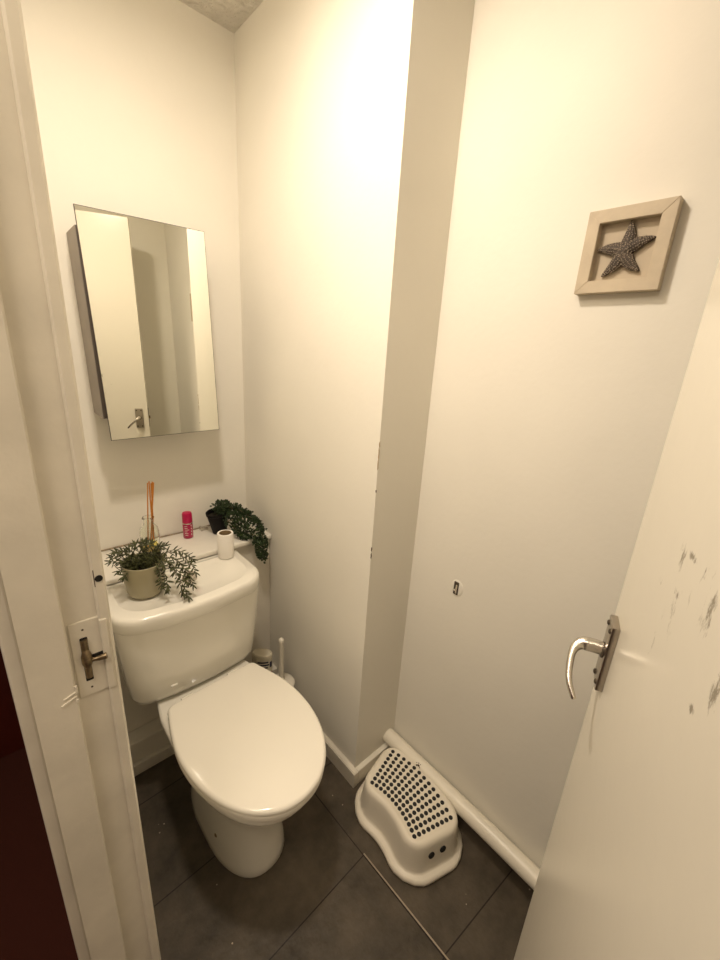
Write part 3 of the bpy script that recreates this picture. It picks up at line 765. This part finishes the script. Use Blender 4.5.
# ------------------------------------------------------------------ black pot with trailing small-leaved plant (on the ledge)
bx0, by0 = .618, 1.462
bt = thing('trailing_plant', 'black pot with dark green trailing plant spilling off the ledge corner', 'potted plant', (bx0, by0, ZS))
bm = BM()
mt = Matrix.Translation((bx0, by0, ZS)) @ Matrix.Rotation(math.radians(-7), 4, 'Y')
lathe(bm, [(.026, .004), (.028, .006), (.0385, .082), (.041, .084), (.041, .094), (.038, .094), (.036, .082), (.034, .076)], 40, mtx=mt)
obj('pot', bm, M['blackpot'], bt, 40)
bm = BM(); lathe(bm, [(.0350, .070), (.034, .078), (.001, .079)], 24, mtx=mt); obj('soil', bm, M['soil'], bt, 50)
lf = BM(); stm = BM()
def cluster(path, r0, r1, n, ll=.0085):
    for k in range(n):
        t = random.random(); f = t*(len(path)-1); i = min(int(f), len(path)-2); p = path[i].lerp(path[i+1], f-i)
        r = r0+(r1-r0)*t
        v = Vector((random.gauss(0, 1), random.gauss(0, 1), random.gauss(0, 1))).normalized()
        q = p + v*r*random.uniform(.55, 1.0)
        q.z = max(q.z, ZS+.006) if q.y > 1.325 else q.z
        q.x = min(q.x, XB-.012)
        for _ in range(3):
            w_ = (v+Vector((random.gauss(0, .6), random.gauss(0, .6), random.gauss(0, .6)))).normalized()
            leaf(lf, q, w_, Vector((random.gauss(0, .5), random.gauss(0, .5), 1)), ll*random.uniform(.8, 1.2), .0082*random.uniform(.8, 1.15), 2, .1, .0005)
P1 = smooth_path([(.625, 1.455, ZS+.100), (.668, 1.425, ZS+.105), (.705, 1.385, ZS+.078), (.722, 1.335, ZS+.045), (.726, 1.300, ZS-.015), (.720, 1.285, ZS-.082)], 24)
P2 = smooth_path([(.620, 1.450, ZS+.098), (.650, 1.405, ZS+.085), (.680, 1.355, ZS+.050), (.695, 1.310, ZS+.005), (.702, 1.286, ZS-.060)], 24)
P3 = smooth_path([(.640, 1.470, ZS+.104), (.690, 1.440, ZS+.088), (.730, 1.390, ZS+.062), (.745, 1.340, ZS+.025)], 24)
P4 = smooth_path([(.620, 1.44, ZS+.085), (.640, 1.400, ZS+.05), (.655, 1.365, ZS+.025), (.672, 1.335, ZS+.012)], 16)
for P, r0, r1, n in ((P1, .024, .010, 360), (P2, .022, .011, 330), (P3, .020, .012, 200), (P4, .018, .014, 150)):
    tube(stm, P, .0012, 6); cluster(P, r0, r1, n)
head = [Vector((.612, 1.462, ZS+.108)), Vector((.640, 1.452, ZS+.112))]
cluster(head, .028, .026, 160)
obj('stems', stm, M['stem'], bt, 60); lo = obj('foliage', lf, M['boxleaf'], bt); lo['label'] = 'small rounded dark green leaves'

# ------------------------------------------------------------------ light
def point(name, loc, power, col, r):
    l = bpy.data.lights.new(name, 'POINT'); l.energy = power; l.color = col; l.shadow_soft_size = r
    o = bpy.data.objects.new(name, l); C.objects.link(o); o.location = loc; return o
la = bpy.data.lights.new('ceiling_lamp', 'AREA'); la.shape = 'DISK'; la.size = .13; la.energy = 11.8; la.color = (1, .865, .72)
lo_ = bpy.data.objects.new('ceiling_lamp', la); C.objects.link(lo_); lo_.location = (.27, .725, 2.40)
lh = bpy.data.lights.new('hall_fill', 'AREA'); lh.shape = 'RECTANGLE'; lh.size = .5; lh.size_y = .5; lh.energy = 14.5; lh.color = (1, .85, .66)  # added fill light from the hall side, not a known fitting
lho = bpy.data.objects.new('hall_fill', lh); C.objects.link(lho); lho.location = (-.62, .12, 2.43)
w_ = bpy.data.worlds.new('world'); bpy.context.scene.world = w_; w_.use_nodes = True
w_.node_tree.nodes['Background'].inputs[0].default_value = (.02, .017, .012, 1)

# ------------------------------------------------------------------ camera
yaw, pitch, roll, f = 0.755505, -0.304949, 0.063467, 403.74
ca, sa, cb, sb_ = math.cos(yaw), math.sin(yaw), math.cos(pitch), math.sin(pitch)
fwd = Vector((sa*cb, ca*cb, sb_)); right = Vector((ca, -sa, 0)); up = right.cross(fwd)
r2 = math.cos(roll)*right + math.sin(roll)*up; u2 = -math.sin(roll)*right + math.cos(roll)*up
cam = bpy.data.cameras.new('camera'); co = bpy.data.objects.new('camera', cam); C.objects.link(co)
cam.sensor_fit = 'VERTICAL'; cam.sensor_height = 24; cam.lens = f*24/960; cam.clip_start = .005
co.matrix_world = Matrix(((r2.x, u2.x, -fwd.x, 0), (r2.y, u2.y, -fwd.y, 0), (r2.z, u2.z, -fwd.z, 1.5), (0, 0, 0, 1)))
s = bpy.context.scene; s.camera = co
s.view_settings.view_transform = 'Standard'; s.view_settings.look = 'None'; s.view_settings.gamma = 1; s.view_settings.use_curve_mapping = False
s.view_settings.exposure = 0.15
